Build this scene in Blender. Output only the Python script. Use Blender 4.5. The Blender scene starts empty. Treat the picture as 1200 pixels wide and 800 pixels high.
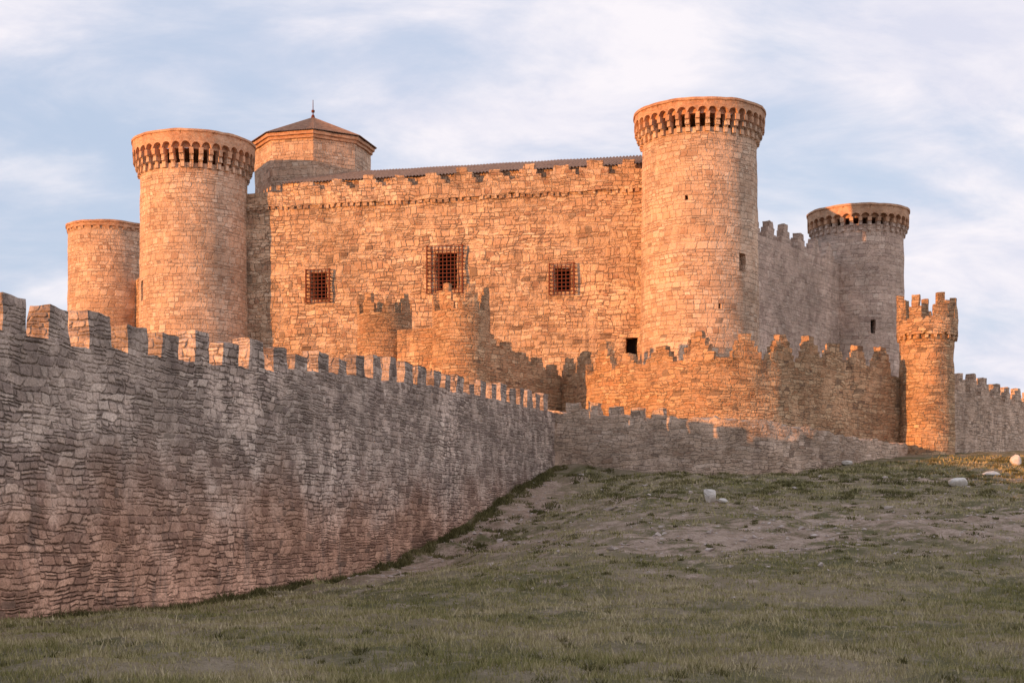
import bpy, bmesh, math, random
import numpy as np
from mathutils import Vector, noise, Matrix
random.seed(7); np.random.seed(7)
scene=bpy.context.scene
SUN_AZ=math.radians(52); SUN_EL=math.radians(4.7)

# ------------------------------------------------------------------ node helpers
class NT:
    def __init__(s,nt): s.nt=nt
    def n(s,t,**k):
        nd=s.nt.nodes.new(t)
        for a,b in k.items(): setattr(nd,a,b)
        return nd
    def l(s,a,b): s.nt.links.new(a,b)
    def put(s,sock,v):
        if isinstance(v,(int,float,tuple,list)): sock.default_value=v
        else: s.l(v,sock)
    def m(s,op,a,b=0.0,c=None,clamp=False):
        nd=s.n('ShaderNodeMath',operation=op,use_clamp=clamp)
        s.put(nd.inputs[0],a); s.put(nd.inputs[1],b)
        if c is not None: s.put(nd.inputs[2],c)
        return nd.outputs[0]
    def mix(s,f,a,b,bt='MIX'):
        nd=s.n('ShaderNodeMix',data_type='RGBA',blend_type=bt,clamp_factor=True)
        s.put(nd.inputs[0],f); s.put(nd.inputs[6],a); s.put(nd.inputs[7],b)
        return nd.outputs[2]
    def mr(s,v,a,b,c=0.0,d=1.0,smooth=False):
        nd=s.n('ShaderNodeMapRange'); nd.interpolation_type='SMOOTHSTEP' if smooth else 'LINEAR'
        s.put(nd.inputs[0],v); s.put(nd.inputs[1],a); s.put(nd.inputs[2],b); s.put(nd.inputs[3],c); s.put(nd.inputs[4],d)
        return nd.outputs[0]
    def noise(s,vec,scale,detail=4,rough=.55,dist=0.0,dim='3D'):
        nd=s.n('ShaderNodeTexNoise',noise_dimensions=dim)
        if vec is not None: s.l(vec,nd.inputs['Vector'])
        nd.inputs['Scale'].default_value=scale; nd.inputs['Detail'].default_value=detail
        nd.inputs['Roughness'].default_value=rough; nd.inputs['Distortion'].default_value=dist
        return nd
    def vm(s,op,a,b):
        nd=s.n('ShaderNodeVectorMath',operation=op); s.put(nd.inputs[0],a); s.put(nd.inputs[1],b); return nd.outputs[0]

def c4(c): return (c[0],c[1],c[2],1.0)
def new_mat(name):
    m=bpy.data.materials.new(name); m.use_nodes=True
    for nd in list(m.node_tree.nodes): m.node_tree.nodes.remove(nd)
    k=NT(m.node_tree); out=k.n('ShaderNodeOutputMaterial'); b=k.n('ShaderNodeBsdfPrincipled')
    b.inputs['Specular IOR Level'].default_value=0.12
    k.l(b.outputs[0],out.inputs[0]); return m,k,b
def _g(k,v):
    cc=k.n('ShaderNodeCombineColor')
    for i in range(3): k.l(v,cc.inputs[i])
    return cc.outputs[0]

def stone_mat(name,cols,mortar,w,h,bump=0.8,wob=0.10,low=None,pit=0.0,dist=0.07,joint=0.035,stain=(0.20,0.14,0.11),stain_amt=0.5,split=.4,dark=0.0,smear=.6,gang=0.0,sw=.075,contrast=1.0):
    """rubble masonry in rough courses: random course heights, random stone widths, some stones split in two;
    gang>0 breaks the courses into patches (as laid by different hands)"""
    m,k,b=new_mat(name)
    uv=k.n('ShaderNodeUVMap').outputs[0]
    pos=k.n('ShaderNodeNewGeometry').outputs['Position']
    n1=k.noise(pos,.6,1,.5).outputs['Color']
    n3n=k.noise(pos,5.0,2,.55); n3=n3n.outputs[0]
    d=k.vm('ADD',k.vm('MULTIPLY',k.vm('SUBTRACT',n1,(.5,.5,.5)),(wob*4.5,)*3),k.vm('MULTIPLY',k.vm('SUBTRACT',n3n.outputs['Color'],(.5,.5,.5)),(sw*1.3,sw*.8,0)))
    puv=k.vm('ADD',uv,d)
    if gang>0:
        vg=k.n('ShaderNodeTexVoronoi',voronoi_dimensions='2D'); k.l(k.vm('MULTIPLY',puv,(1.0,1.9,1)),vg.inputs['Vector']); vg.inputs['Scale'].default_value=1/gang
        puv=k.vm('ADD',puv,k.vm('MULTIPLY',vg.outputs['Color'],(7.0,h*6,0)))
    sp=k.n('ShaderNodeSeparateXYZ'); k.l(puv,sp.inputs[0])
    u,v=sp.outputs[0],sp.outputs[1]
    nv=k.n('ShaderNodeTexNoise',noise_dimensions='1D'); k.l(v,nv.inputs['W']); nv.inputs['Scale'].default_value=1.1; nv.inputs['Detail'].default_value=1
    vv=k.m('ADD',k.m('DIVIDE',v,h),k.m('MULTIPLY',nv.outputs[0],1.9))
    row=k.m('FLOOR',vv); fr=k.m('FRACT',vv)
    wn=k.n('ShaderNodeTexWhiteNoise',noise_dimensions='1D'); k.l(row,wn.inputs['W'])
    rr=wn.outputs[0]
    x=k.m('ADD',k.m('MULTIPLY',k.m('DIVIDE',u,w),k.m('ADD',k.m('MULTIPLY',rr,.7),.65)),k.m('MULTIPLY',rr,371.3))
    x=k.m('ADD',x,k.m('MULTIPLY',k.m('SUBTRACT',fr,.5),k.m('MULTIPLY',k.m('SUBTRACT',rr,.5),.6)))
    vo=k.n('ShaderNodeTexVoronoi',voronoi_dimensions='1D'); k.l(x,vo.inputs['W']); vo.inputs['Scale'].default_value=1; vo.inputs['Randomness'].default_value=.95
    ve=k.n('ShaderNodeTexVoronoi',voronoi_dimensions='1D',feature='DISTANCE_TO_EDGE'); k.l(x,ve.inputs['W']); ve.inputs['Scale'].default_value=1; ve.inputs['Randomness'].default_value=.95
    sc=k.n('ShaderNodeSeparateColor'); k.l(vo.outputs['Color'],sc.inputs[0])
    r1=sc.outputs[0]; rnd2=sc.outputs[1]; r3=sc.outputs[2]
    isp=k.m('LESS_THAN',r3,split)
    spos=k.m('ADD',k.m('MULTIPLY',rnd2,.3),.35)
    dx=k.m('MULTIPLY',ve.outputs['Distance'],w)
    dy=k.m('MULTIPLY',k.m('SUBTRACT',.5,k.m('ABSOLUTE',k.m('SUBTRACT',fr,.5))),h)
    dy=k.m('ADD',dy,k.m('MULTIPLY',k.m('SUBTRACT',rnd2,.6),.03))
    ds=k.m('ADD',k.m('MULTIPLY',k.m('ABSOLUTE',k.m('SUBTRACT',fr,spos)),h),k.m('MULTIPLY',k.m('SUBTRACT',1.0,isp),5.0))
    dy=k.m('MINIMUM',dy,ds)
    dd=k.n('ShaderNodeMath',operation='SMOOTH_MIN'); k.l(dx,dd.inputs[0]); k.l(dy,dd.inputs[1]); dd.inputs[2].default_value=.11
    half=k.m('MULTIPLY',k.m('GREATER_THAN',fr,spos),isp)
    rnd=k.m('FRACT',k.m('ADD',r1,k.m('MULTIPLY',half,.43)))
    dj=k.m('ADD',k.m('ADD',dd.outputs[0],.008),k.m('MULTIPLY',k.m('SUBTRACT',n3,.5),.08))
    edge=k.mr(dj,-.008,joint,0,1,True)
    ramp=k.n('ShaderNodeValToRGB'); k.l(rnd,ramp.inputs[0]); el=ramp.color_ramp.elements
    el[0].position=0; el[0].color=c4(cols[0]); el[1].position=1; el[1].color=c4(cols[-1])
    for i,c in enumerate(cols[1:-1]):
        e=el.new((i+1)/(len(cols)-1)); e.color=c4(c)
    big=k.noise(pos,.17,4,.6).outputs[0]
    med=k.noise(pos,.8,4,.68).outputs[0]
    fine=k.noise(pos,15,2,.7).outputs[0]
    mort=c4(mortar)
    if dark>0:
        mort=k.mix(k.mr(big,.44,.60,0,dark,True),c4(mortar),(.15,.11,.09,1))
    col=k.mix(edge,mort,ramp.outputs[0])
    patch=k.mr(med,.47,.62,0,.9,True)
    avg=[mortar[i]*.5+cols[len(cols)//2][i]*.5 for i in range(3)]
    col=k.mix(k.m('MULTIPLY',patch,smear),col,c4(avg))
    if low:
        z0,z1,lc=low
        sz=k.n('ShaderNodeSeparateXYZ'); k.l(pos,sz.inputs[0])
        zz=k.m('ADD',sz.outputs[2],k.m('MULTIPLY',k.m('SUBTRACT',med,.5),3.0)); zz=k.m('ADD',zz,k.m('MULTIPLY',k.m('SUBTRACT',big,.5),8.0))
        f=k.mr(zz,z1,z0,0,1,True)
        col=k.mix(f,col,c4(lc),'MULTIPLY')
    br=k.m('MULTIPLY',k.mr(big,.3,.7,1-.30*contrast,1+.25*contrast),k.mr(fine,.25,.75,.72,1.26))
    br=k.m('MULTIPLY',br,k.mr(med,.3,.7,1-.20*contrast,1+.18*contrast))
    col=k.mix(1.0,col,_g(k,br),'MULTIPLY')
    st=k.n('ShaderNodeMapping'); k.l(pos,st.inputs[0]); st.inputs['Scale'].default_value=(.9,.9,.16)
    sn=k.noise(st.outputs[0],1.0,4,.68).outputs[0]
    col=k.mix(k.m('MULTIPLY',k.mr(sn,.54,.72,0,1,True),stain_amt),col,c4(stain))
    if pit>0:
        pt=k.m('MULTIPLY',k.mr(rnd2,1-pit,1-pit+.01,0,1),edge)
        col=k.mix(k.m('MULTIPLY',pt,.6),col,c4((.12,.085,.065)))
    k.l(col,b.inputs['Base Color']); b.inputs['Roughness'].default_value=.93
    hh=k.m('ADD',k.m('MULTIPLY',edge,k.m('SUBTRACT',1.0,k.m('MULTIPLY',patch,smear))),k.m('MULTIPLY',rnd,.5))
    hh=k.m('ADD',hh,k.m('MULTIPLY',n3,.8)); hh=k.m('ADD',hh,k.m('MULTIPLY',fine,.45))
    bp=k.n('ShaderNodeBump'); bp.inputs['Strength'].default_value=bump; bp.inputs['Distance'].default_value=dist
    k.l(hh,bp.inputs['Height']); k.l(bp.outputs[0],b.inputs['Normal'])
    return m

def simple_mat(name,c1,c2,scale=3,rough=.9,bump=.4,dist=.03,metal=0):
    m,k,b=new_mat(name); pos=k.n('ShaderNodeNewGeometry').outputs['Position']
    n=k.noise(pos,scale,5,.65).outputs[0]
    k.l(k.mix(k.mr(n,.3,.7),c4(c1),c4(c2)),b.inputs['Base Color']); b.inputs['Roughness'].default_value=rough; b.inputs['Metallic'].default_value=metal
    bp=k.n('ShaderNodeBump'); bp.inputs['Strength'].default_value=bump; bp.inputs['Distance'].default_value=dist
    k.l(n,bp.inputs['Height']); k.l(bp.outputs[0],b.inputs['Normal']); return m

M_castle=stone_mat('castle_stone',[(.42,.24,.155),(.70,.48,.32),(.57,.36,.225),(.80,.60,.42),(.53,.34,.225),(.70,.45,.28)],(.60,.41,.27),.58,.42,bump=1.0,pit=.04,dist=.10,wob=.05,joint=.06,dark=.7,gang=3.4)
M_tower=stone_mat('tower_stone',[(.52,.32,.21),(.74,.52,.37),(.64,.42,.28),(.82,.62,.46),(.67,.45,.31)],(.64,.45,.32),.56,.38,bump=.9,pit=.015,dist=.08,stain_amt=.3,wob=.045,split=.25,dark=.4,joint=.05,contrast=.9)
M_brick=stone_mat('crown_brick',[(.52,.25,.14),(.68,.41,.25),(.48,.26,.16)],(.58,.39,.27),.30,.12,bump=.5,dist=.03,wob=.01,joint=.02,stain_amt=.25,split=0,sw=.02)
M_shade=stone_mat('shaded_castle_stone',[(.44,.31,.25),(.68,.51,.41),(.56,.41,.32),(.74,.58,.47)],(.62,.46,.37),.56,.40,bump=.9,dist=.08,wob=.05,stain_amt=.35,dark=.3)  # castle stone for the shaded east side, shade's greyer tone put into its colour
M_ring=stone_mat('ring_stone',[(.52,.28,.15),(.71,.46,.27),(.48,.27,.15),(.77,.54,.33)],(.59,.40,.25),.50,.25,bump=1.0,dist=.09,pit=.04,stain_amt=.65,wob=.05,dark=.6,gang=2.6)
M_long=stone_mat('rubble_stone',[(.27,.20,.165),(.58,.455,.37),(.40,.30,.25),(.69,.555,.455),(.33,.25,.21),(.53,.405,.325)],(.55,.42,.34),.50,.25,bump=.95,wob=.018,dist=.075,low=(-1.0,3.4,(1.14,.84,.70)),pit=.04,joint=.05,stain=(.20,.15,.125),stain_amt=.65,dark=.9,gang=1.8,split=.45,sw=.05,contrast=1.5)
M_low=stone_mat('low_wall_stone',[(.46,.31,.22),(.68,.50,.37),(.57,.41,.30),(.76,.58,.45)],(.63,.47,.36),.50,.26,bump=1.0,dist=.08,pit=.03,stain_amt=.55,dark=.6,wob=.04,gang=2.4,contrast=1.2)
M_dark=simple_mat('dark_interior',(.012,.01,.009),(.02,.016,.014))
M_iron=simple_mat('rusty_iron',(.13,.035,.022),(.19,.065,.04),8,.8)
M_roof=simple_mat('roof_tile',(.22,.13,.09),(.46,.29,.20),2.5,.9,.5,.05)
M_rock=simple_mat('limestone',(.50,.45,.40),(.80,.74,.67),3.0,.9,.8,.06)
M_rub=simple_mat('rubble',(.38,.30,.26),(.60,.51,.45),2.0,.9,.6,.04)

# ------------------------------------------------------------------ mesh builder
def breaks(a,b,step,extra=()):
    n=max(1,int(math.ceil((b-a)/step))); L=[a+(b-a)*i/n for i in range(n+1)]
    ex=sorted(set(e for e in extra if a<e<b))
    L=[q for q in L if q in (a,b) or all(abs(q-e)>step*.28 for e in ex)]
    return sorted(L+ex)
class MB:
    def __init__(s): s.v=[];s.f=[];s.uv=[];s.mi=[]
    def quad(s,p,uv,m=0):
        i=len(s.v); s.v+= [tuple(q) for q in p]; s.f.append(tuple(range(i,i+len(p)))); s.uv+=list(uv); s.mi.append(m)
    def grid(s,F,U,V,m=0,flip=False):
        for i in range(len(U)-1):
            for j in range(len(V)-1):
                q=[F(U[i],V[j]),F(U[i+1],V[j]),F(U[i+1],V[j+1]),F(U[i],V[j+1])]
                if flip: q.reverse()
                s.quad([a[0] for a in q],[a[1] for a in q],m)
    def surf(s,S,sa,sb,za,zb,step,openings=(),m=0,md=1,uo=0.0):
        U=breaks(sa,sb,step,[o[0] for o in openings]+[o[1] for o in openings])
        V=breaks(za,zb,step,[o[2] for o in openings]+[o[3] for o in openings])
        for i in range(len(U)-1):
            for j in range(len(V)-1):
                um=(U[i]+U[i+1])/2; vm=(V[j]+V[j+1])/2
                if any(o[0]<um<o[1] and o[2]<vm<o[3] for o in openings): continue
                c=[(U[i],V[j]),(U[i+1],V[j]),(U[i+1],V[j+1]),(U[i],V[j+1])]
                s.quad([S(a,b,0) for a,b in c],[(a+uo,b) for a,b in c],m)
        for o in openings:
            s0,s1,z0,z1,d=o
            UU=[q for q in U if s0-1e-6<=q<=s1+1e-6]; VV=[q for q in V if z0-1e-6<=q<=z1+1e-6]; DD=[0,d*.5,d]
            s.grid(lambda a,b:(S(s0,b,a),(s0+a,b)),DD,VV,m)
            s.grid(lambda a,b:(S(s1,b,a),(s1+a,b)),DD,VV,m,True)
            s.grid(lambda a,b:(S(a,z0,b),(a,z0+b)),UU,DD,m)
            s.grid(lambda a,b:(S(a,z1,b),(a,z1+b)),UU,DD,m,True)
            s.grid(lambda a,b:(S(a,b,d),(a,b)),UU,VV,md)
    def box(s,cx,cy,tx,ty,w,y0,y1,z0,z1,step=.35,m=0,uo=0.0,bottom=False,taper=0.0):
        nx,ny=ty,-tx
        zm=(z1-z0)
        def P(a,d,z):
            f=1-taper*((z-z0)/zm); a=a*f
            return (cx+tx*a-nx*d,cy+ty*a-ny*d,z)
        A=breaks(-w/2,w/2,step);D=breaks(y0,y1,step);Z=breaks(z0,z1,step)
        s.grid(lambda a,z:(P(a,y0,z),(a+uo,z)),A,Z,m)
        s.grid(lambda a,z:(P(a,y1,z),(a+uo+7,z)),A,Z,m,True)
        s.grid(lambda d,z:(P(w/2,d,z),(uo+w/2+d,z)),D,Z,m)
        s.grid(lambda d,z:(P(-w/2,d,z),(uo-w/2-d,z)),D,Z,m,True)
        s.grid(lambda a,d:(P(a,d,z1),(a+uo,z1+d)),A,D,m)
        if bottom: s.grid(lambda a,d:(P(a,d,z0),(a+uo,z0-d)),A,D,m,True)
    def finish(s,name,mats,jit=.04,parent=None,smooth=38,merge=.003):
        me=bpy.data.meshes.new(name)
        me.from_pydata(s.v,[],s.f)
        ul=me.uv_layers.new(name='UVMap'); ul.data.foreach_set('uv',np.array(s.uv,dtype=np.float32).ravel())
        me.polygons.foreach_set('material_index',np.array(s.mi,dtype=np.int32))
        for mt in mats: me.materials.append(mt)
        bm=bmesh.new(); bm.from_mesh(me); bmesh.ops.remove_doubles(bm,verts=bm.verts,dist=merge)
        if jit>0:
            for v in bm.verts:
                p=v.co; v.co=p+noise.noise_vector(p*.55)*jit*1.3+noise.noise_vector(p*1.9+Vector((9,4,2)))*jit
        bm.to_mesh(me); bm.free()
        me.polygons.foreach_set('use_smooth',[True]*len(me.polygons)); me.set_sharp_from_angle(angle=math.radians(smooth))
        ob=bpy.data.objects.new(name,me); scene.collection.objects.link(ob)
        if parent: ob.parent=parent
        return ob
def empty(name,loc=(0,0,0)):
    e=bpy.data.objects.new(name,None); scene.collection.objects.link(e); return e

class Path:
    def __init__(s,pts,chaikin=0):
        pts=[Vector(p) for p in pts]
        for _ in range(chaikin):
            q=[pts[0]]
            for a,b in zip(pts[:-1],pts[1:]): q+=[a*.75+b*.25,a*.25+b*.75]
            q.append(pts[-1]); pts=q
        s.p=pts; s.s=[0]
        for a,b in zip(pts[:-1],pts[1:]): s.s.append(s.s[-1]+(b.xy-a.xy).length)
        s.L=s.s[-1]
    def at(s,d):
        d=min(max(d,0),s.L); i=0
        while i<len(s.s)-2 and s.s[i+1]<d: i+=1
        t=(d-s.s[i])/max(1e-9,s.s[i+1]-s.s[i]); return s.p[i].lerp(s.p[i+1],t)
    def tan(s,d,e=.5):
        a=s.at(d-e);b=s.at(d+e); t=(b.xy-a.xy); return t.normalized()
def path_wall(mb,path,th,step=.4,rough=0.0,m=0,uo=0.0):
    U=breaks(0,path.L,step); hmax=max(p[3]-p[2] for p in path.p); nz=int(math.ceil(hmax/step))
    def top(d):
        p=path.at(d); return p[3]+rough*(noise.noise(Vector((d*.9,path.L,3)))+.6*noise.noise(Vector((d*2.7,path.L,8))))
    def P(d,i,q):
        p=path.at(d);t=path.tan(d); zt=top(d); z=p[2]+(zt-p[2])*i/nz
        return (p[0]-t.y*q,p[1]+t.x*q,z)
    I=list(range(nz+1))
    mb.grid(lambda d,i:((lambda c:(c,(d+uo,c[2])))(P(d,i,0))),U,I,m)
    mb.grid(lambda d,i:((lambda c:(c,(d+uo+5,c[2])))(P(d,i,th))),U,I,m,True)
    Q=[0,th*.5,th]
    mb.grid(lambda d,q:((lambda c:(c,(d+uo,c[2]+q)))(P(d,nz,q))),U,Q,m)
    mb.grid(lambda q,i:((lambda c:(c,(uo-q,c[2])))(P(0,i,q))),Q,I,m,True)
    mb.grid(lambda q,i:((lambda c:(c,(uo+path.L+q,c[2])))(P(path.L,i,q))),Q,I,m)
    return top
def stepped(mb,cx,cy,tx,ty,w,th,z0,h,steps=3,m=0,uo=0,y0=.015):
    for i in range(steps):
        ww=w*(1-i/(steps+.3)); a=z0+h*i/steps-(0.12 if i==0 else 0); b=z0+h*(i+1)/steps
        sh=random.uniform(-.07,.07)
        mb.box(cx+tx*sh,cy+ty*sh,tx,ty,ww*random.uniform(.92,1.04),y0,th,a,b+random.uniform(-.04,.04)*(i==steps-1),.3,m,uo)

def cyl_S(cx,cy,r0,r1,z0,z1):
    R=r0
    def S(s,z,d):
        th=s/R; r=r0+(r1-r0)*(z-z0)/(z1-z0)-d
        return (cx+r*math.sin(th),cy-r*math.cos(th),z)
    return S
def disk(mb,cx,cy,r,z,n=32,m=0,ri=0.0):
    for i in range(n):
        a=2*math.pi*i/n;b=2*math.pi*(i+1)/n
        p=[(cx+ri*math.sin(a),cy-ri*math.cos(a),z),(cx+r*math.sin(a),cy-r*math.cos(a),z),(cx+r*math.sin(b),cy-r*math.cos(b),z),(cx+ri*math.sin(b),cy-ri*math.cos(b),z)]
        if ri==0: p=[p[0],p[1],p[2]]
        mb.quad(p,[(q[0],q[1]) for q in p],m)
def tower(name,parent,cx,cy,r0,r1,z0,z1,crown=None,openings=(),mats=None,jit=.05):
    mats=mats or [M_tower,M_dark,M_brick]
    mb=MB(); S=cyl_S(cx,cy,r0,r1,z0,z1); C=math.pi*r0
    uo=cx*3.1
    mb.surf(S,-C,C,z0,z1,.5,openings,0,1,uo)
    if crown is None: disk(mb,cx,cy,r1,z1)
    o=mb.finish(name,mats,jit,parent)
    if crown:
        rc,zb,zm,zt,n=crown; mb=MB(); rs=r1
        N=n*6; TH=[2*math.pi*i/N for i in range(N+1)]
        arch=.32*(zm-zb)
        def bz(t):
            ph=(t*n/(2*math.pi))%1.0; q=abs(ph-.5)*2
            return zm+arch*math.sqrt(max(0,1-q*q)) if q<.98 else zm
        def F(t,v):
            z=bz(t)+(zt-bz(t))*v
            return ((cx+rc*math.sin(t),cy-rc*math.cos(t),z),(t*rc+uo,z))
        mb.grid(F,TH,[0,.4,.7,1.0],2)
        def G(t,v):
            r=rc-(rc-rs+.1)*v; z=bz(t)
            return ((cx+r*math.sin(t),cy-r*math.cos(t),z),(t*rc+uo,z+v))
        mb.grid(G,TH,[0,1],2,True)
        rr=rc+.09; zc=zt+.22
        TH2=[2*math.pi*i/72 for i in range(73)]
        ring=lambda ra,za,rb,zb_:mb.grid(lambda t,v:((cx+(ra+(rb-ra)*v)*math.sin(t),cy-(ra+(rb-ra)*v)*math.cos(t),za+(zb_-za)*v),(t*rc+uo,za+(zb_-za)*v+ (rb-ra)*v)),TH2,[0,1],2)
        ring(rc,zt,rr,zt+.02); ring(rr,zt+.02,rr,zc); ring(rr,zc,rc-.45,zc); ring(rc-.45,zc,rc-.45,zm)
        disk(mb,cx,cy,rc-.45,zm+.01,36,2)
        for i in range(n):
            t=2*math.pi*i/n; tx,ty=math.cos(t),math.sin(t); sx,sy=math.sin(t),-math.cos(t)
            H_=(zm-zb)
            cw=2*math.pi*rs/n*.44
            for j,fz in enumerate([0,.36,.68]):
                ro=rs+(rc-rs)*[.36,.70,.96][j]; z_0=zb+H_*fz; z_1=zb+H_*([.36,.68,1.0][j])
                mb.box(cx+sx*ro,cy+sy*ro,tx,ty,cw*random.uniform(.88,1.1),0,ro-rs+.15,z_0,z_1+(.02 if j==2 else 0),.6,0 if j<2 else 2,uo+i,True)
        mb.finish(name+'_crown',mats,jit*.9,parent)
    return o

# ------------------------------------------------------------------ terrain height (world metres)
oy=[-200,-60,0,20,40,55,70,85,90,95,104,115,150,250,400,5000]; oz=[-6,-2.2,-1.9,-2.05,-2.2,-1.05,.8,2.75,3.35,4.1,5.4,6,6,-3,-10,-12]
wy=[-200,0,36.8,40.6,45.3,51.2,59,63.5,69,77,83.8,93.7,104,115,150,250,400,5000]; wz=[-6,-2.3,-2.27,-2.44,-2.45,-2.26,-2.08,-1.68,-.81,.68,2.2,4.1,5.4,6,6,-3,-10,-12]
def XW(y): return -23.2+.277*y
def sm(t): t=np.clip(t,0,1); return t*t*(3-2*t)
def H(x,y,bump=True):
    x=np.asarray(x,float);y=np.asarray(y,float)
    zo=sum(np.interp(y+d,oy,oz) for d in(-3,-1.5,0,1.5,3))/5
    zw=sum(np.interp(y+d,wy,wz) for d in(-2,0,2))/3
    t=sm((x-XW(y)-.3)/11); z=zw*(1-t)+zo*t
    dist=np.hypot(x+2,y-140); md=np.minimum(12,12-(dist-23)*.5)
    k=.8; z=np.where(np.abs(z-md)<k*2,np.maximum(z,md)+np.clip(k*2-np.abs(z-md),0,None)**2/(k*8),np.maximum(z,md))
    far=np.clip((np.hypot(x,y-60)-120)/300,0,1); z=z*(1-far)+(-11)*far
    if bump:
        b=.10*np.sin(x*.9+1.3*np.sin(y*.4))*np.sin(y*.7+x*.2)+.05*np.sin(x*2.1+y*1.3+np.sin(y*1.7))+.03*np.sin(3.7*x-2.9*y+2*np.sin(x))
        z=z+b*np.clip((x-XW(y))/3,.25,1)
        z=z+.5*np.sin(x*.045+2)*np.sin(y*.05)*np.clip((x-25)/30,0,1)
        z=z+.35*np.clip(np.sin(y*.9+np.sin(y*.37)*2)*np.sin(x*1.3+y*.5),0,1)*np.exp(-((x-XW(y)-2)/2.5)**2)*sm((y-45)/10)
    return z
def pn(x,y,f,s=0.0):
    return (np.sin(x*f+s+1.7*np.sin(y*f*.7+s))+np.sin(y*f*1.31+s*2+1.3*np.sin(x*f*.83))+.6*np.sin((x+y)*f*2.3+s*3)+.5*np.sin((x-y)*f*3.1+s))/3.1
def DIRT(x,y):
    q=x-XW(y)
    d=.74*np.exp(-((q-2.2)/1.9)**2)*sm((y-48)/10)*(1-sm((y-84)/7))
    tr=np.exp(-((y-(67.5+.10*(x-18)+1.2*np.sin(x*.25)))/1.4)**2)*sm((x-9)/6)*.8
    p1=np.exp(-(((x-9.5)/8.5)**2+((y-60-.3*(x-8))/6.5)**2))*.74
    p2=np.exp(-(((x-6)/4.0)**2+((y-77)/1.8)**2))*.68
    p3=np.exp(-(((x-20)/14)**2+((y-63)/5)**2))*.56
    p4=.46*np.exp(-((y-86)/3)**2)*sm((x-14)/6)
    p5=.40*np.exp(-((y-66)/15)**2)
    v=np.maximum.reduce([d,tr,p1,p2,p3,p4,p5])
    return np.clip(v+.26*pn(x,y,1.1,1)*(v>.05)+.20*pn(x,y,3.0,4)*(v>.05),0,1)

def axis(segs):
    L=[]
    for a,b,st in segs:
        n=max(1,int(round((b-a)/st))); L+=list(np.linspace(a,b,n,endpoint=False))
    L.append(segs[-1][1]); return np.array(L)
ax=axis([(-3000,-500,500),(-500,-100,40),(-100,-24,4),(-24,44,.4),(44,120,4),(120,500,38),(500,3000,500)])
ay=axis([(-2500,-300,400),(-300,-40,26),(-40,10,3),(10,112,.4),(112,200,4),(200,600,40),(600,4000,680)])
X,Y=np.meshgrid(ax,ay); Z=H(X,Y); nx,ny=len(ax),len(ay)
me=bpy.data.meshes.new('ground'); vs=np.stack([X.ravel(),Y.ravel(),Z.ravel()],1)
idx=np.arange(nx*ny).reshape(ny,nx); fs=np.stack([idx[:-1,:-1].ravel(),idx[:-1,1:].ravel(),idx[1:,1:].ravel(),idx[1:,:-1].ravel()],1)
me.from_pydata(vs.tolist(),[],fs.tolist())
at=me.attributes.new('dirt','FLOAT','POINT'); at.data.foreach_set('value',DIRT(X,Y).ravel().astype(np.float32))
me.polygons.foreach_set('use_smooth',[True]*len(me.polygons))
ground=bpy.data.objects.new('ground',me); scene.collection.objects.link(ground)
m,k,b=new_mat('meadow'); pos=k.n('ShaderNodeNewGeometry').outputs['Position']
n0=k.noise(pos,.12,4,.6).outputs[0]; n1=k.noise(pos,1.1,5,.7).outputs[0]; n2=k.noise(pos,7,4,.75).outputs[0]; n3=k.noise(pos,26,2,.7).outputs[0]
g=k.mix(k.mr(n0,.40,.60,0,1,True),c4((.17,.155,.075)),c4((.33,.26,.17)))
g=k.mix(k.mr(n1,.42,.66,0,.85,True),g,c4((.40,.32,.23)))
g=k.mix(k.mr(n2,.5,.75,0,.6,True),g,c4((.11,.10,.055)))
dcol=k.mix(k.mr(n1,.35,.65),c4((.42,.29,.21)),c4((.62,.47,.37))); dcol=k.mix(k.mr(n2,.50,.64,0,.8),dcol,c4((.22,.15,.11)))
dcol=k.mix(k.mr(n3,.60,.68,0,.7),dcol,c4((.70,.61,.53)))
a=k.n('ShaderNodeAttribute',attribute_name='dirt').outputs['Fac']
f=k.mr(k.m('ADD',a,k.m('MULTIPLY',k.m('SUBTRACT',k.m('ADD',n2,n1),1.0),1.8)),.28,.68,0,1,True)
k.l(k.mix(f,g,dcol),b.inputs['Base Color']); b.inputs['Roughness'].default_value=.97; b.inputs['Specular IOR Level'].default_value=.05
bp=k.n('ShaderNodeBump'); bp.inputs['Strength'].default_value=1; bp.inputs['Distance'].default_value=.15
k.l(k.m('ADD',n2,k.m('MULTIPLY',n3,.5)),bp.inputs['Height']); k.l(bp.outputs[0],b.inputs['Normal'])
me.materials.append(m)

# ------------------------------------------------------------------ grass blades (one object)
def blades(name,xa,ya,h,w,mat,lean=.6,rn=None):
    n=len(xa); za=H(xa,ya)
    an=np.random.rand(n)*6.283; la=np.random.rand(n)*6.283; ll=h*(.2+lean*np.random.rand(n))
    dx=np.cos(an)*w;dy=np.sin(an)*w
    V=np.empty((n,3,3)); V[:,0]=np.stack([xa-dx,ya-dy,za-.02],1);V[:,1]=np.stack([xa+dx,ya+dy,za-.02],1);V[:,2]=np.stack([xa+np.cos(la)*ll,ya+np.sin(la)*ll,za+h],1)
    me=bpy.data.meshes.new(name); me.vertices.add(n*3); me.vertices.foreach_set('co',V.ravel().astype(np.float32))
    me.loops.add(n*3); me.loops.foreach_set('vertex_index',np.arange(n*3,dtype=np.int32)); me.polygons.add(n)
    me.polygons.foreach_set('loop_start',np.arange(0,n*3,3,dtype=np.int32)); me.update(calc_edges=True)
    at=me.attributes.new('rnd','FLOAT','POINT'); r=np.random.rand(n) if rn is None else rn
    at.data.foreach_set('value',np.repeat(r,3).astype(np.float32))
    o=bpy.data.objects.new(name,me); scene.collection.objects.link(o); me.materials.append(mat); return o
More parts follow.
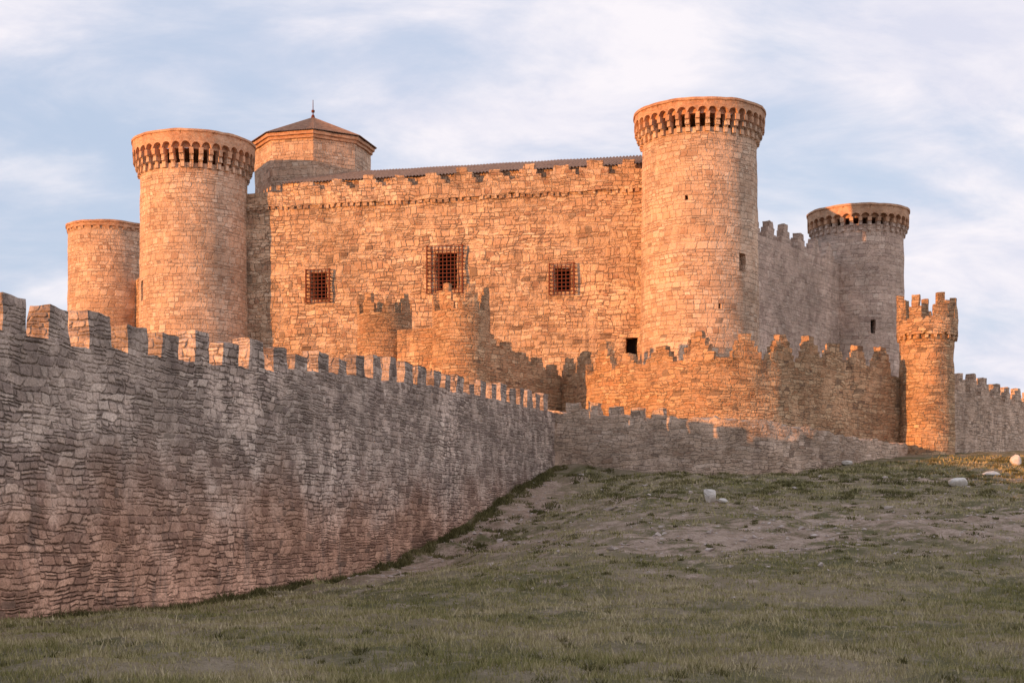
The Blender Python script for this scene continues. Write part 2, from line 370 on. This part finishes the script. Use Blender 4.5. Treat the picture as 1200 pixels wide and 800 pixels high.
def blade_mat(name,cols):
    m,k,b=new_mat(name); pos=k.n('ShaderNodeNewGeometry').outputs['Position']
    r=k.n('ShaderNodeAttribute',attribute_name='rnd').outputs['Fac']; n0=k.noise(pos,.25,5,.7).outputs[0]
    rp=k.n('ShaderNodeValToRGB'); k.l(k.m('ADD',k.m('MULTIPLY',r,.5),k.mr(n0,.38,.62,0,.5)),rp.inputs[0]); e=rp.color_ramp.elements
    e[0].color=c4(cols[0]); e[1].color=c4(cols[3]); q=e.new(.35); q.color=c4(cols[1]); q=e.new(.7); q.color=c4(cols[2])
    k.l(rp.outputs[0],b.inputs['Base Color']); b.inputs['Roughness'].default_value=.8; b.inputs['Specular IOR Level'].default_value=.08
    return m
M_grass=blade_mat('grass_blade',[(.15,.15,.05),(.28,.25,.10),(.46,.38,.22),(.62,.51,.34)])
M_weed=blade_mat('weed_leaf',[(.07,.065,.025),(.11,.10,.04),(.19,.165,.07),(.28,.22,.12)])
N=420000
u=np.random.rand(N); ya=(math.sqrt(13)+u*(math.sqrt(102)-math.sqrt(13)))**2
xa=(np.random.rand(N)*2-1)*.44*ya
dens=DIRT(xa,ya)
clump=pn(xa,ya,2.2,3)+.7*pn(xa,ya,.5,8)
keep=(xa>XW(ya)+.15)&(dens+.35*np.random.rand(N)<.5)&(np.hypot(xa+2,ya-140)>50.5)&(clump+np.random.rand(N)*1.8>.35)
xa=xa[keep];ya=ya[keep];clump=clump[keep];n=len(xa)
h=(.03+.075*np.random.rand(n)**1.6)*(1+.7*np.clip(clump,0,1))*(1+.004*ya); w=np.maximum(.008,.0005*ya)*(.7+.6*np.random.rand(n))
stalk=np.random.rand(n)<.02; h[stalk]*=2.4
blades('grass',xa,ya,h,w,M_grass)
xs=[];ys=[];hs=[]
rng=np.random.RandomState(4)
def tuft(x,y,r,h_,n_):
    a=rng.rand(n_)*6.283; q=rng.rand(n_)**.6*r; xs.append(x+np.cos(a)*q); ys.append(y+np.sin(a)*q); hs.append(h_*(.4+.8*rng.rand(n_))*(1-.5*(q/r)**2))
for _ in range(420):
    y=rng.uniform(38,93); x=XW(y)+.25+abs(rng.normal(0,.35)); tuft(x,y,rng.uniform(.12,.38),rng.uniform(.10,.34),55)
for _ in range(60):
    y=rng.uniform(62,92); x=XW(y)+rng.uniform(.6,4.5); tuft(x,y,rng.uniform(.2,.55),rng.uniform(.12,.3),70)
for _ in range(520):
    y=rng.uniform(76,100); x=rng.uniform(4,.40*y)
    if math.hypot(x+2,y-140)<50.5: continue
    tuft(x,y,rng.uniform(.2,.7),rng.uniform(.10,.24),70)
for _ in range(260):
    y=rng.uniform(45,76); x=rng.uniform(XW(y)+3,.40*y); tuft(x,y,rng.uniform(.1,.4),rng.uniform(.06,.16),45)
for _ in range(300):
    y=rng.uniform(16,48); x=rng.uniform(max(XW(y)+1,-.42*y),.42*y); tuft(x,y,rng.uniform(.08,.25),rng.uniform(.06,.15),45)
xs=np.concatenate(xs);ys=np.concatenate(ys);hs=np.concatenate(hs); kk=xs>XW(ys)+.1; xs,ys,hs=xs[kk],ys[kk],hs[kk]
blades('weeds',xs,ys,hs,np.where(ys<48,.012,.03),M_weed,.9)

# ------------------------------------------------------------------ long crenellated curtain wall
wyy=[-70,-20,20,36.8,40.6,45.3,51.2,59,69,83.8,93.9]; tz=[5.1,5.1,5.1,5.09,5.13,5.33,5.66,6.3,6.82,7.3,7.5]
pts=[(XW(y),y,float(H(XW(y),y,False))-1.0,z) for y,z in zip(wyy,tz)]
for y in(63.5,77): pts.append((XW(y),y,float(H(XW(y),y,False))-1.0,float(np.interp(y,wyy,tz))))
pts.sort(key=lambda p:p[1])
P=Path(pts); mb=MB(); top=path_wall(mb,P,1.3,.33,.12)
s=.6
while s<P.L-1.3:
    p=P.at(s+.55);t=P.tan(s); w=random.uniform(.95,1.24); hh=random.uniform(.78,1.04)
    if random.random()<.08: hh*=.72
    mb.box(p.x,p.y,t.x,t.y,w,.015,.64,top(s+.55)-.15,top(s+.55)+hh,.2,0,s,taper=random.uniform(0,.14))
    s+=random.uniform(1.9,2.12)
mb.finish('curtain_wall',[M_long],.07)

# ------------------------------------------------------------------ castle
castle=empty('castle')
A=Vector((-28.7,132.0));B=Vector((15.4,122.0)); L=(B-A).length; t=(B-A)/L; nn=Vector((t.y,-t.x))
def SF(s,z,d): return (A.x+t.x*s-nn.x*d,A.y+t.y*s-nn.y*d,z)
wins=[(22.6,24.5,20.9,24.2,1.4),(11.05,12.55,20.45,22.85,1.3),(33.2,34.6,20.35,22.45,1.3)]
hole=[(39.3,40.3,14.4,16.3,1.0)]
mb=MB(); mb.surf(SF,0,L,6,28.9,.5,wins+hole,0,1)
s=5
while s<L-4:
    c=SF(s,0,0); w=random.uniform(.28,.42)
    if random.random()<.84: mb.box(c[0]+nn.x*.16,c[1]+nn.y*.16,t.x,t.y,w,0,.3,28.62,28.9,.5,2,s,True)
    s+=.62
def SP(s,z,d): return SF(s,z,d-.18)
mb.surf(SP,4.6,L-3.5,28.9,30.2,.4,(),2,1)
mb.grid(lambda a,d:(SP(a,28.9,d),(a,28.9-d)),breaks(4.6,L-3.5,.5),[0,.3],2,True)
mb.grid(lambda a,d:(SP(a,30.2,d),(a,30.2+d)),breaks(4.6,L-3.5,.5),[0,.8],2)
mb.box(SF(4.6,0,0)[0],SF(4.6,0,0)[1],t.x,t.y,.1,-.16,.6,28.9,30.19,.5,2)
s=10.6
while s<L-4.5:
    c=SP(s,0,0); stepped(mb,c[0],c[1],t.x,t.y,2.4*random.uniform(.9,1.05),.55,30.2,random.uniform(.75,1.3),random.choice([2,3,3]),2,s)
    s+=2.9
mb.surf(lambda s,z,d:SF(s,z,d+.75),8.0,L-3.5,30.1,31.15,.5,(),0,1)
mb.finish('main_facade',[M_castle,M_dark,M_castle],.10,castle)
mb=MB(); U=[8+i*.075 for i in range(int((L-3-8)/.075))]
mb.grid(lambda a,v:((lambda q:((q[0],q[1],q[2]),(a,v)))(SF(a,31.15+v*.36+.07*math.sin(a*2*math.pi/.30)+.07*noise.noise(Vector((a*.4,v,0))),.45+v))),U,[0,.03,1.5,3,4.5,6.4],0)
mb.grid(lambda a,v:((lambda q:((q[0],q[1],q[2]),(a,v)))(SF(a,33.45-v*.33+.07*math.sin(a*2*math.pi/.30),6.85+v))),U,[0,3,6],0)
mb.finish('hall_roof',[M_roof],0,castle,80)
def grille(s0,s1,z0,z1,name):
    mb=MB()
    def bar(sa,sb,za,zb,d0,d1):
        c=SF((sa+sb)/2,0,0); mb.box(c[0],c[1],t.x,t.y,sb-sa,d0,d1,za,zb,2,0,0,True)
    k=int(round((s1-s0)/.34)); r=.03
    for i in range(k+1):
        s=s0+(s1-s0)*i/k; bar(s-r,s+r,z0,z1,-.36,-.30)
    j=int(round((z1-z0)/.34))
    for i in range(j+1):
        z=z0+(z1-z0)*i/j; bar(s0-.05,s1+.05,z-r,z+r,-.42,-.365)
        for s in (s0,s1): bar(s-r,s+r,z-r,z+r,-.37,.05)
    for s in (s0,s1): bar(s-.06,s+.06,z0-.05,z1+.05,-.48,-.425)
    return mb.finish(name,[M_iron],0,castle)
grille(21.9,25.1,20.6,24.7,'window_grille_large')
grille(10.7,12.9,20.2,23.1,'window_grille_a'); grille(32.8,34.95,20.1,22.75,'window_grille_b')

def op(r,deg,w,z0,z1,d=.9): s=math.radians(deg)*r; return (s-w/2,s+w/2,z0,z1,d)
tower('front_tower_west',castle,-28.7,131,4.95,4.72,5,31.9,(5.4,31.5,33.1,34.45,38),[op(4.95,-57,.55,20.2,22.0)])
tower('front_tower_east',castle,15.5,120,5.0,4.7,5,32.0,(5.38,31.6,33.0,33.95,40),[op(5.0,38,.8,20.6,22.1),op(5.0,-20,.25,26.2,26.6,.5),op(5.0,12,.25,17.5,17.9,.5)])
tower('rear_tower_west',castle,-41.6,150,4.25,4.15,0,30.6,(4.3,30.3,30.5,30.9,30))
tower('rear_tower_east',castle,34.6,145,4.6,4.42,0,29.6,(4.95,29.0,30.2,31.3,34),[op(4.6,5,.5,19,20.3)],[M_shade,M_dark,M_brick])
mb=MB(); P=Path([(18.5,122.5,3,25.7),(33,143,1,25.9)]); tp=path_wall(mb,P,1.5,.5,.08)
s=1.2
while s<P.L-1.5:
    p=P.at(s);q=P.tan(s); stepped(mb,p.x,p.y,q.x,q.y,2.2,.7,tp(s),random.uniform(1.5,1.9),3,0,s); s+=3.3
mb.finish('east_wall',[M_shade],.07,castle)
mb=MB(); path_wall(mb,Path([(34.6,147,0,25),(0,180,0,25),(-41,152,0,25),(-30,134,4,26)]),1.5,1.5); mb.finish('rear_walls',[M_castle],.05,castle)
mb=MB(); cx,cy,R=-19.2,140,5.55; rot=math.radians(8)
ov=[(cx+R*math.sin(rot+math.pi/4*i),cy-R*math.cos(rot+math.pi/4*i)) for i in range(9)]
def oct_ring(z0,z1,k,m,nz):
    for i in range(8):
        a=Vector(ov[i]);b=Vector(ov[i+1]); c=Vector((cx,cy))
        a=c+(a-c)*k;b=c+(b-c)*k
        mb.grid(lambda u,z:((a.x+(b.x-a.x)*u,a.y+(b.y-a.y)*u,z),(i*4.2+u*4.2,z)),breaks(0,1,.12),breaks(z0,z1,nz),m)
def oct_flat(z,k0,k1,m,z2=None):
    c=Vector((cx,cy)); z2=z if z2 is None else z2
    for i in range(8):
        a=Vector(ov[i]);b=Vector(ov[i+1])
        p=[c+(a-c)*k1,c+(b-c)*k1,c+(b-c)*k0,c+(a-c)*k0]
        mb.quad([(p[0].x,p[0].y,z),(p[1].x,p[1].y,z),(p[2].x,p[2].y,z2),(p[3].x,p[3].y,z2)],[(q.x,q.y) for q in p],m)
oct_ring(24,36.3,1,0,.6); oct_flat(36.3,1,1.035,1,36.3); oct_ring(36.3,36.6,1.035,1,.3); oct_flat(36.6,1.035,1.07,1); oct_ring(36.6,36.9,1.07,1,.3)
mb.finish('octagonal_tower',[M_tower,M_brick],.04,castle)
mb=MB(); c=Vector((cx,cy,39.75))
for i in range(8):
    a=Vector((*ov[i],36.92));b=Vector((*ov[i+1],36.92)); cc=Vector((cx,cy,36.92)); a=cc+(a-cc)*1.11;b=cc+(b-cc)*1.11
    n_=28
    for j in range(n_):
        for (u0,u1,l0,l1) in [(j/n_,(j+.5)/n_,0,.09),((j+.5)/n_,(j+1)/n_,.09,0)]:
            p0=a.lerp(b,u0);p1=a.lerp(b,u1)
            for v0,v1 in((0,.5),(.5,1)):
                q=[p0.lerp(c,v0),p1.lerp(c,v0),p1.lerp(c,v1),p0.lerp(c,v1)]
                for w_,(ll_,vv_) in zip(q,[(l0,v0),(l1,v0),(l1,v1),(l0,v1)]): w_.z+=ll_*(1-vv_)
                mb.quad(q,[(w_.x,w_.y) for w_ in q],0)
mb.finish('octagonal_roof',[M_roof],0,castle,60)
mb=MB(); mb.surf(cyl_S(cx,cy,.3,.12,39.4,39.95),-.94,.94,39.4,39.95,.2); mb.surf(cyl_S(cx,cy,.05,.03,39.9,41.4),-.157,.157,39.9,41.4,.1); mb.surf(cyl_S(cx,cy,.16,.16,40.2,40.4),-.5,.5,40.2,40.4,.1); disk(mb,cx,cy,.16,40.4,10)
mb.finish('finial',[M_iron],0,castle)

# ------------------------------------------------------------------ gatehouse (two round turrets)
gate=empty('gatehouse')
def turret(name,par,cx,cy,r,z0,zc,ztip,nm,mat,flare=0.0,zf=None,step=2,phase=0.0,fill=.62,jit=.06):
    mb=MB(); S=cyl_S(cx,cy,r+.05,r,z0,zc); mb.surf(S,-math.pi*(r+.05),math.pi*(r+.05),z0,(zf if zf else zc),.35,(),0,0,cx)
    ro=r+flare
    if flare:
        n=22
        for i in range(n):
            a=2*math.pi*i/n
            mb.box(cx+(ro-.02)*math.sin(a),cy-(ro-.02)*math.cos(a),math.cos(a),math.sin(a),.22,0,flare+.1,zf-.28,zf+.02,.5,0,i,True)
        S2=cyl_S(cx,cy,ro,ro,zf,zc+.001); mb.surf(S2,-math.pi*ro,math.pi*ro,zf,zc,.3,(),0,0,cx+3)
        mb.grid(lambda a,v:((cx+(ro-(ro-r+.1)*v)*math.sin(a),cy-(ro-(ro-r+.1)*v)*math.cos(a),zf),(a*r,v)),[2*math.pi*i/36 for i in range(37)],[0,1],0,True)
    ri=ro-.45
    mb.grid(lambda a,v:((cx+(ro-.45*v)*math.sin(a),cy-(ro-.45*v)*math.cos(a),zc),(a*r,v)),[2*math.pi*i/36 for i in range(37)],[0,1],0)
    mb.grid(lambda a,z:((cx+ri*math.sin(a),cy-ri*math.cos(a),z),(a*r,z)),[2*math.pi*i/36 for i in range(37)],[zc-1.2,zc-.6,zc],0,True)
    disk(mb,cx,cy,ri+.02,zc-1.2,24,0)
    for i in range(nm):
        a0=2*math.pi*(i+phase)/nm; W=2*math.pi/nm*fill*random.uniform(.85,1.1)
        hh=(ztip-zc)*random.uniform(.75,1.05)
        for j in range(step):
            hw=W*(1-j/(step+.25))/2; z_0=zc+hh*j/step-.05; z_1=zc+hh*(j+1)/step; ns=max(2,int(hw*2*ro/.3)+1)
            AA=[a0-hw+2*hw*q/ns for q in range(ns+1)]; ZZ=breaks(z_0,z_1,.3); r_o=ro-.01; r_i=ri+.01
            PP=lambda a,rr,z:(cx+rr*math.sin(a),cy-rr*math.cos(a),z)
            mb.grid(lambda a,z:(PP(a,r_o,z),(a*ro+cx,z)),AA,ZZ,0); mb.grid(lambda a,z:(PP(a,r_i,z),(a*ro,z)),AA,ZZ,0,True)
            mb.grid(lambda a,q:(PP(a,q,z_1),(a*ro,q)),AA,[r_o,r_i],0)
            mb.grid(lambda q,z:(PP(AA[-1],q,z),(q,z)),[r_o,r_i],ZZ,0); mb.grid(lambda q,z:(PP(AA[0],q,z),(q,z)),[r_o,r_i],ZZ,0,True)
    return mb.finish(name,[mat],jit,par)
turret('turret_west',gate,-9.1,103.6,1.95,4,15.2,16.6,8,M_ring,0,None,2,.3)
turret('turret_east',gate,-3.5,100,2.0,3,14.9,16.6,7,M_ring,0,None,3,.45,.72)
mb=MB(); path_wall(mb,Path([(-8.0,101.2,3,13.9),(-5.4,99.9,3,13.9)]),1.2,.35,.03)
mb.finish('gate_wall',[M_ring],.04,gate)
mb=MB(); path_wall(mb,Path([(-34,120,2,11),(-22,110,2,11.2),(-10.6,104.5,3,11.6)]),1.0,.6,.1); mb.finish('west_link_wall',[M_ring],.05,gate)
mb=MB(); P=Path([(-1.9,101.2,3,13.1),(3.7,108.2,3,11.0)]); tp=path_wall(mb,P,.9,.35,.08)
s=.7
while s<P.L-.5:
    p=P.at(s);q=P.tan(s); stepped(mb,p.x,p.y,q.x,q.y,1.5,.6,tp(s)-.1,random.uniform(.8,1.1),3,0,s); s+=1.85
mb.finish('east_link_wall',[M_ring],.05,gate)

# ------------------------------------------------------------------ bastion (ring) wall with stepped merlons
P=Path([(3.6,108.4,3,10.9),(5.6,103.4,2.5,11.1),(8.8,98.6,2,11.2),(12.6,95.6,1.5,11.3),(16.4,95.6,1.5,11.3),(19.6,98.2,2,11.2),(24,102.4,3,11.2),(28.9,106.6,3,11.2)],2)
mb=MB(); tp=path_wall(mb,P,1.0,.35,.16)
s=.9
while s<P.L-1.0:
    p=P.at(s);q=P.tan(s,.9); w=random.uniform(1.9,2.3); stepped(mb,p.x,p.y,q.x,q.y,w,.65,tp(s),random.choice([1.5,1.8,1.9,2.0,1.1]),random.choice([3,4,4]),0,s); s+=w+random.uniform(.6,1.1)
mb.finish('bastion_wall',[M_ring],.12)
P=Path([(1.9,93.9,3,7.75),(5.2,93.2,2.8,7.55),(8.1,92,2.5,7.1),(11,90.6,2.2,7.0),(14,90,2.2,6.9),(18.8,92,2.8,6.5),(23,96.8,3.5,6.1),(28.3,104,4.5,5.95)],2)
mb=MB(); tp=path_wall(mb,P,1.4,.3,.26)
for s in (2.0,3.4,4.8,6.3,7.7):
    p=P.at(s);q=P.tan(s,.6); mb.box(p.x,p.y,q.x,q.y,random.uniform(.75,1.0),.1,.7,tp(s)-.3,tp(s)+random.uniform(.35,.6),.22,0,s,taper=.12)
mb.finish('outer_wall',[M_low],.15)
random.seed(12)
turret('corner_turret',None,30.3,106,1.92,3,15.2,17.1,7,M_ring,.22,14.0,2,.25,.58)
P=Path([(31.9,107,4,10.6),(42,119,4,10.0),(60,138,2,9.5),(80,170,0,9)]); mb=MB(); tp=path_wall(mb,P,1.0,.45,.08)
s=.9
while s<P.L-1.0:
    p=P.at(s);q=P.tan(s,.9); stepped(mb,p.x,p.y,q.x,q.y,1.6,.65,tp(s),random.uniform(1.3,1.6),3,0,s); s+=2.3
mb.finish('curtain_wall',[M_low],.07)

# ------------------------------------------------------------------ boulders, rubble
def hull(bm,c,sz,n=18):
    vs=[]
    for _ in range(n):
        v=Vector((random.gauss(0,1),random.gauss(0,1),random.gauss(0,1))).normalized()*random.uniform(.75,1)
        vs.append(bm.verts.new((c[0]+v.x*sz[0],c[1]+v.y*sz[1],c[2]+v.z*sz[2])))
    r=bmesh.ops.convex_hull(bm,input=vs)
    bad=[g for g in r['geom_interior'] if isinstance(g,bmesh.types.BMVert)]
    if bad: bmesh.ops.delete(bm,geom=bad,context='VERTS')
def zg(x,y): return float(H(x,y))
for (x,y,sz) in [(10.2,75,(.5,.42,.56)),(10.9,74.7,(.42,.3,.18)),(25.1,81.5,(.65,.5,.36)),(29.6,89.5,(.7,.5,.26)),(33.0,95,(.5,.5,.5)),(22,95.5,(.6,.4,.25))]:
    bm=bmesh.new(); hull(bm,(x,y,zg(x,y)+sz[2]*.55),sz,22); bmesh.ops.bevel(bm,geom=bm.edges[:],offset=.035,segments=2,affect='EDGES')
    me=bpy.data.meshes.new('boulder'); bm.to_mesh(me); bm.free(); me.materials.append(M_rock)
    o=bpy.data.objects.new('boulder',me); scene.collection.objects.link(o)
bm=bmesh.new(); cnt=0
while cnt<1000:
    y=random.uniform(40,97); x=random.uniform(XW(y)+.3,.42*y)
    d=float(DIRT(x,y))
    if math.hypot(x+2,y-140)<50: continue
    if random.random()>d*d+.02: continue
    r=random.uniform(.03,.10)*(1+ (random.random()<.08)*1.6); hull(bm,(x,y,zg(x,y)+r*.2),(r*1.3,r,r*.7),9); cnt+=1
me=bpy.data.meshes.new('rubble_stones'); bm.to_mesh(me); bm.free(); me.materials.append(M_rub)
o=bpy.data.objects.new('rubble_stones',me); scene.collection.objects.link(o)

# ------------------------------------------------------------------ sun, sky, camera
sv=Vector((-math.sin(SUN_AZ)*math.cos(SUN_EL),-math.cos(SUN_AZ)*math.cos(SUN_EL),math.sin(SUN_EL)))
ld=bpy.data.lights.new('sun','SUN'); ld.energy=5.0; ld.angle=math.radians(.5); ld.color=(1,.41,.11)
lo=bpy.data.objects.new('sun',ld); lo.rotation_euler=sv.to_track_quat('Z','Y').to_euler(); lo.location=(-60,-50,40); scene.collection.objects.link(lo)
w=bpy.data.worlds.new('World'); scene.world=w; w.use_nodes=True
for nd in list(w.node_tree.nodes): w.node_tree.nodes.remove(nd)
k=NT(w.node_tree); out=k.n('ShaderNodeOutputWorld'); bg=k.n('ShaderNodeBackground'); bg.inputs[1].default_value=.15; k.l(bg.outputs[0],out.inputs[0])
sky=k.n('ShaderNodeTexSky',sky_type='NISHITA'); sky.sun_disc=False; sky.sun_elevation=SUN_EL; sky.sun_rotation=math.pi+SUN_AZ
gd=k.n('ShaderNodeTexCoord').outputs['Generated']; sp=k.n('ShaderNodeSeparateXYZ'); k.l(gd,sp.inputs[0])
den=k.m('ADD',k.m('MAXIMUM',sp.outputs[2],0.0),.30)
cb=k.n('ShaderNodeCombineXYZ'); k.l(k.m('DIVIDE',sp.outputs[0],den),cb.inputs[0]); k.l(k.m('DIVIDE',sp.outputs[1],den),cb.inputs[1])
mp=k.n('ShaderNodeMapping'); k.l(cb.outputs[0],mp.inputs[0]); mp.inputs['Rotation'].default_value=(0,0,math.radians(-35)); mp.inputs['Scale'].default_value=(1.0,1.5,1); mp.inputs['Location'].default_value=(3.1,1.4,0)
c1=k.noise(mp.outputs[0],1.5,7,.5,.15).outputs[0]; c2=k.noise(mp.outputs[0],4.5,7,.6,.3).outputs[0]
cl=k.m('ADD',k.m('MULTIPLY',c1,.7),k.m('MULTIPLY',c2,.3))
cl=k.m('ADD',cl,k.m('MULTIPLY',sp.outputs[0],.12))
mask=k.mr(cl,.35,.59,0,1,True)
skyc=k.mix(.8,k.vm('MULTIPLY',sky.outputs[0],(1.6,1.6,1.6)),(3.85,4.5,5.9,1))
cc=k.mix(k.mr(c2,.35,.65),(5.0,5.05,5.9,1),(6.5,6.2,6.5,1))
k.l(k.mix(mask,skyc,cc),bg.inputs[0])

cd=bpy.data.cameras.new('camera'); cam=bpy.data.objects.new('camera',cd); scene.collection.objects.link(cam); scene.camera=cam
cam.location=(0,0,0); cam.rotation_euler=(math.radians(90),0,0); cd.sensor_width=36; cd.lens=51.0; cd.shift_y=220/1200; cd.clip_end=8000; cd.clip_start=.1
scene.view_settings.view_transform='Standard'; scene.view_settings.look='None'; scene.view_settings.exposure=0
